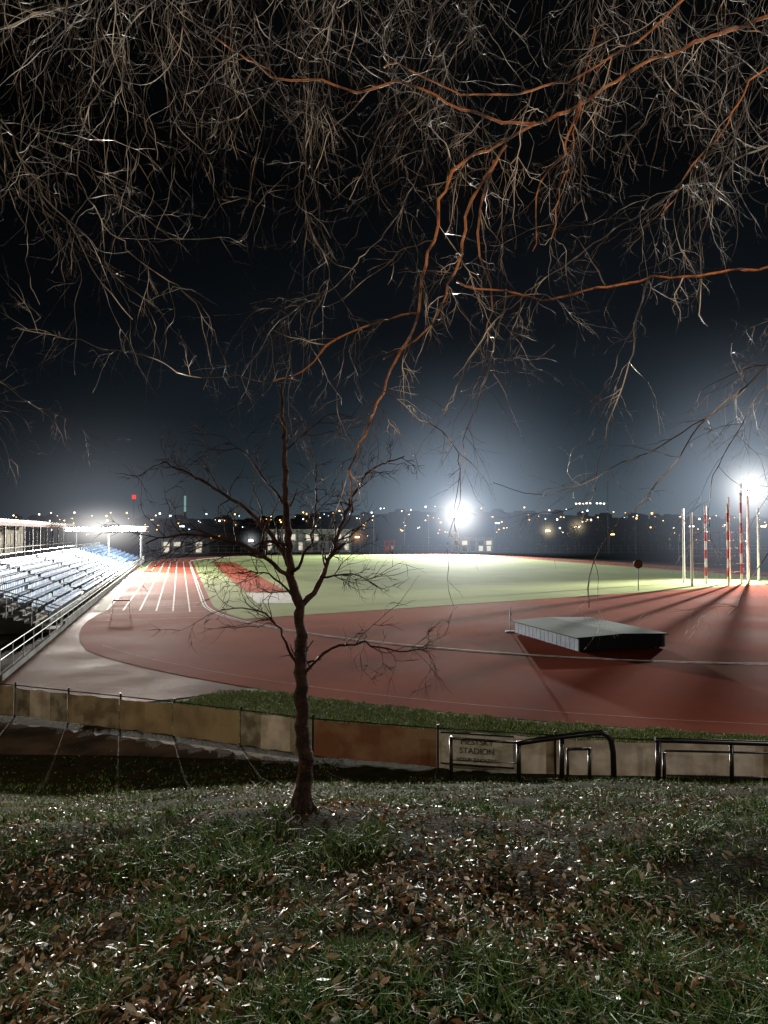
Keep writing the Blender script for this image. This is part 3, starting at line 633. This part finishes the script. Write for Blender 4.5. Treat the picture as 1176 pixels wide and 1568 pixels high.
# ---------------------------------------------------------------- street lamps outside the view
def slamp(x,y_,h,col,P,glow=8):
    z0=float(gz(x,y_)); e_=empty('street_lamp'); m=MB(); m.tube([(x,y_,z0-.1),(x,y_,z0+h)],[.08,.05],8,0); m.box((x,y_,z0+h+.22),(.5,.3,.08),0,0); m.box((x,y_,z0+h+.08),(.34,.22,.12),0,1)
    m.done('pole_and_head',[steel,emat('street_lamp_glass',col,glow)],e_)
    l=bpy.data.lights.new('lamp','POINT'); l.energy=P; l.color=col; l.shadow_soft_size=.12; o=bpy.data.objects.new('lamp',l); o.location=(x+.35,y_+.35,z0+h-.1); link(o,e_)
    return e_,(x+.35,y_+.35,z0+h-.1)
slamp(3.5,-4,4.2,(.95,.98,1),620)
slamp(-6.5,-1.0,4.2,(1,.66,.34),520)
ee,pp=slamp(5.8,-.5,4.6,(1,.45,.14),90)
spot(ee,pp,(.7,4.2,7.9),800,(1,.45,.14),36,.9,.1)
slamp(-10.5,9,5.2,(1,.80,.55),1200)
slamp(13,9,5.5,(1,.88,.74),1200)

# ---------------------------------------------------------------- world, moon, camera
wd_=bpy.data.worlds.new('World'); scene.world=wd_; wd_.use_nodes=True; nt=wd_.node_tree; nt.nodes.clear()
out=nt.nodes.new('ShaderNodeOutputWorld'); add=nt.nodes.new('ShaderNodeAddShader')
sky=nt.nodes.new('ShaderNodeTexSky'); sky.sky_type='NISHITA'; sky.sun_disc=False; sky.sun_elevation=math.radians(40); sky.sun_rotation=math.radians(150)
b1=nt.nodes.new('ShaderNodeBackground'); b1.inputs[1].default_value=.0001; nt.links.new(sky.outputs[0],b1.inputs[0])
tc=nt.nodes.new('ShaderNodeTexCoord'); sp=nt.nodes.new('ShaderNodeSeparateXYZ'); nt.links.new(tc.outputs['Generated'],sp.inputs[0])
rp=nt.nodes.new('ShaderNodeValToRGB'); cr=rp.color_ramp
for p,c in ((0,(.060,.085,.098)),(.035,(.046,.066,.080)),(.09,(.024,.036,.046)),(.16,(.0115,.0175,.0235)),(.28,(.0045,.0062,.0082)),(.45,(.0013,.0016,.0018))):
    el=cr.elements.new(p); el.color=(*c,1)
cr.elements.remove(cr.elements[-1]) if cr.elements[-1].position>=.999 else None
cr.elements.remove(cr.elements[0])
nt.links.new(sp.outputs['Z'],rp.inputs['Fac'])
mr=nt.nodes.new('ShaderNodeMapRange'); mr.interpolation_type='SMOOTHSTEP'; mr.inputs[1].default_value=-.55; mr.inputs[2].default_value=.15; mr.inputs[3].default_value=.30; mr.inputs[4].default_value=1.1
nt.links.new(sp.outputs['X'],mr.inputs[0])
nz=nt.nodes.new('ShaderNodeTexNoise'); nz.inputs['Scale'].default_value=2.5; nt.links.new(tc.outputs['Generated'],nz.inputs['Vector'])
ml=nt.nodes.new('ShaderNodeMath'); ml.operation='MULTIPLY'; ml2=nt.nodes.new('ShaderNodeMath'); ml2.operation='ADD'; ml2.inputs[1].default_value=.5
nt.links.new(nz.outputs['Fac'],ml2.inputs[0]); nt.links.new(mr.outputs[0],ml.inputs[0]); nt.links.new(ml2.outputs[0],ml.inputs[1])
b2=nt.nodes.new('ShaderNodeBackground'); nt.links.new(rp.outputs[0],b2.inputs[0]); nt.links.new(ml.outputs[0],b2.inputs[1])
nt.links.new(b1.outputs[0],add.inputs[0]); nt.links.new(b2.outputs[0],add.inputs[1]); nt.links.new(add.outputs[0],out.inputs[0])
sl=bpy.data.lights.new('moonlight','SUN'); sl.energy=.02; sl.angle=math.radians(.5); sl.color=(.85,.9,1); so=bpy.data.objects.new('moonlight',sl); so.rotation_euler=(math.radians(50),0,math.radians(-150)); link(so)

cam=bpy.data.cameras.new('camera'); cam.sensor_fit='VERTICAL'; cam.sensor_height=36; cam.lens=24; cam.clip_end=6000; cam.clip_start=.05
co=bpy.data.objects.new('camera',cam); co.location=(0,0,6); co.rotation_euler=(math.radians(91.7),0,0); link(co); scene.camera=co
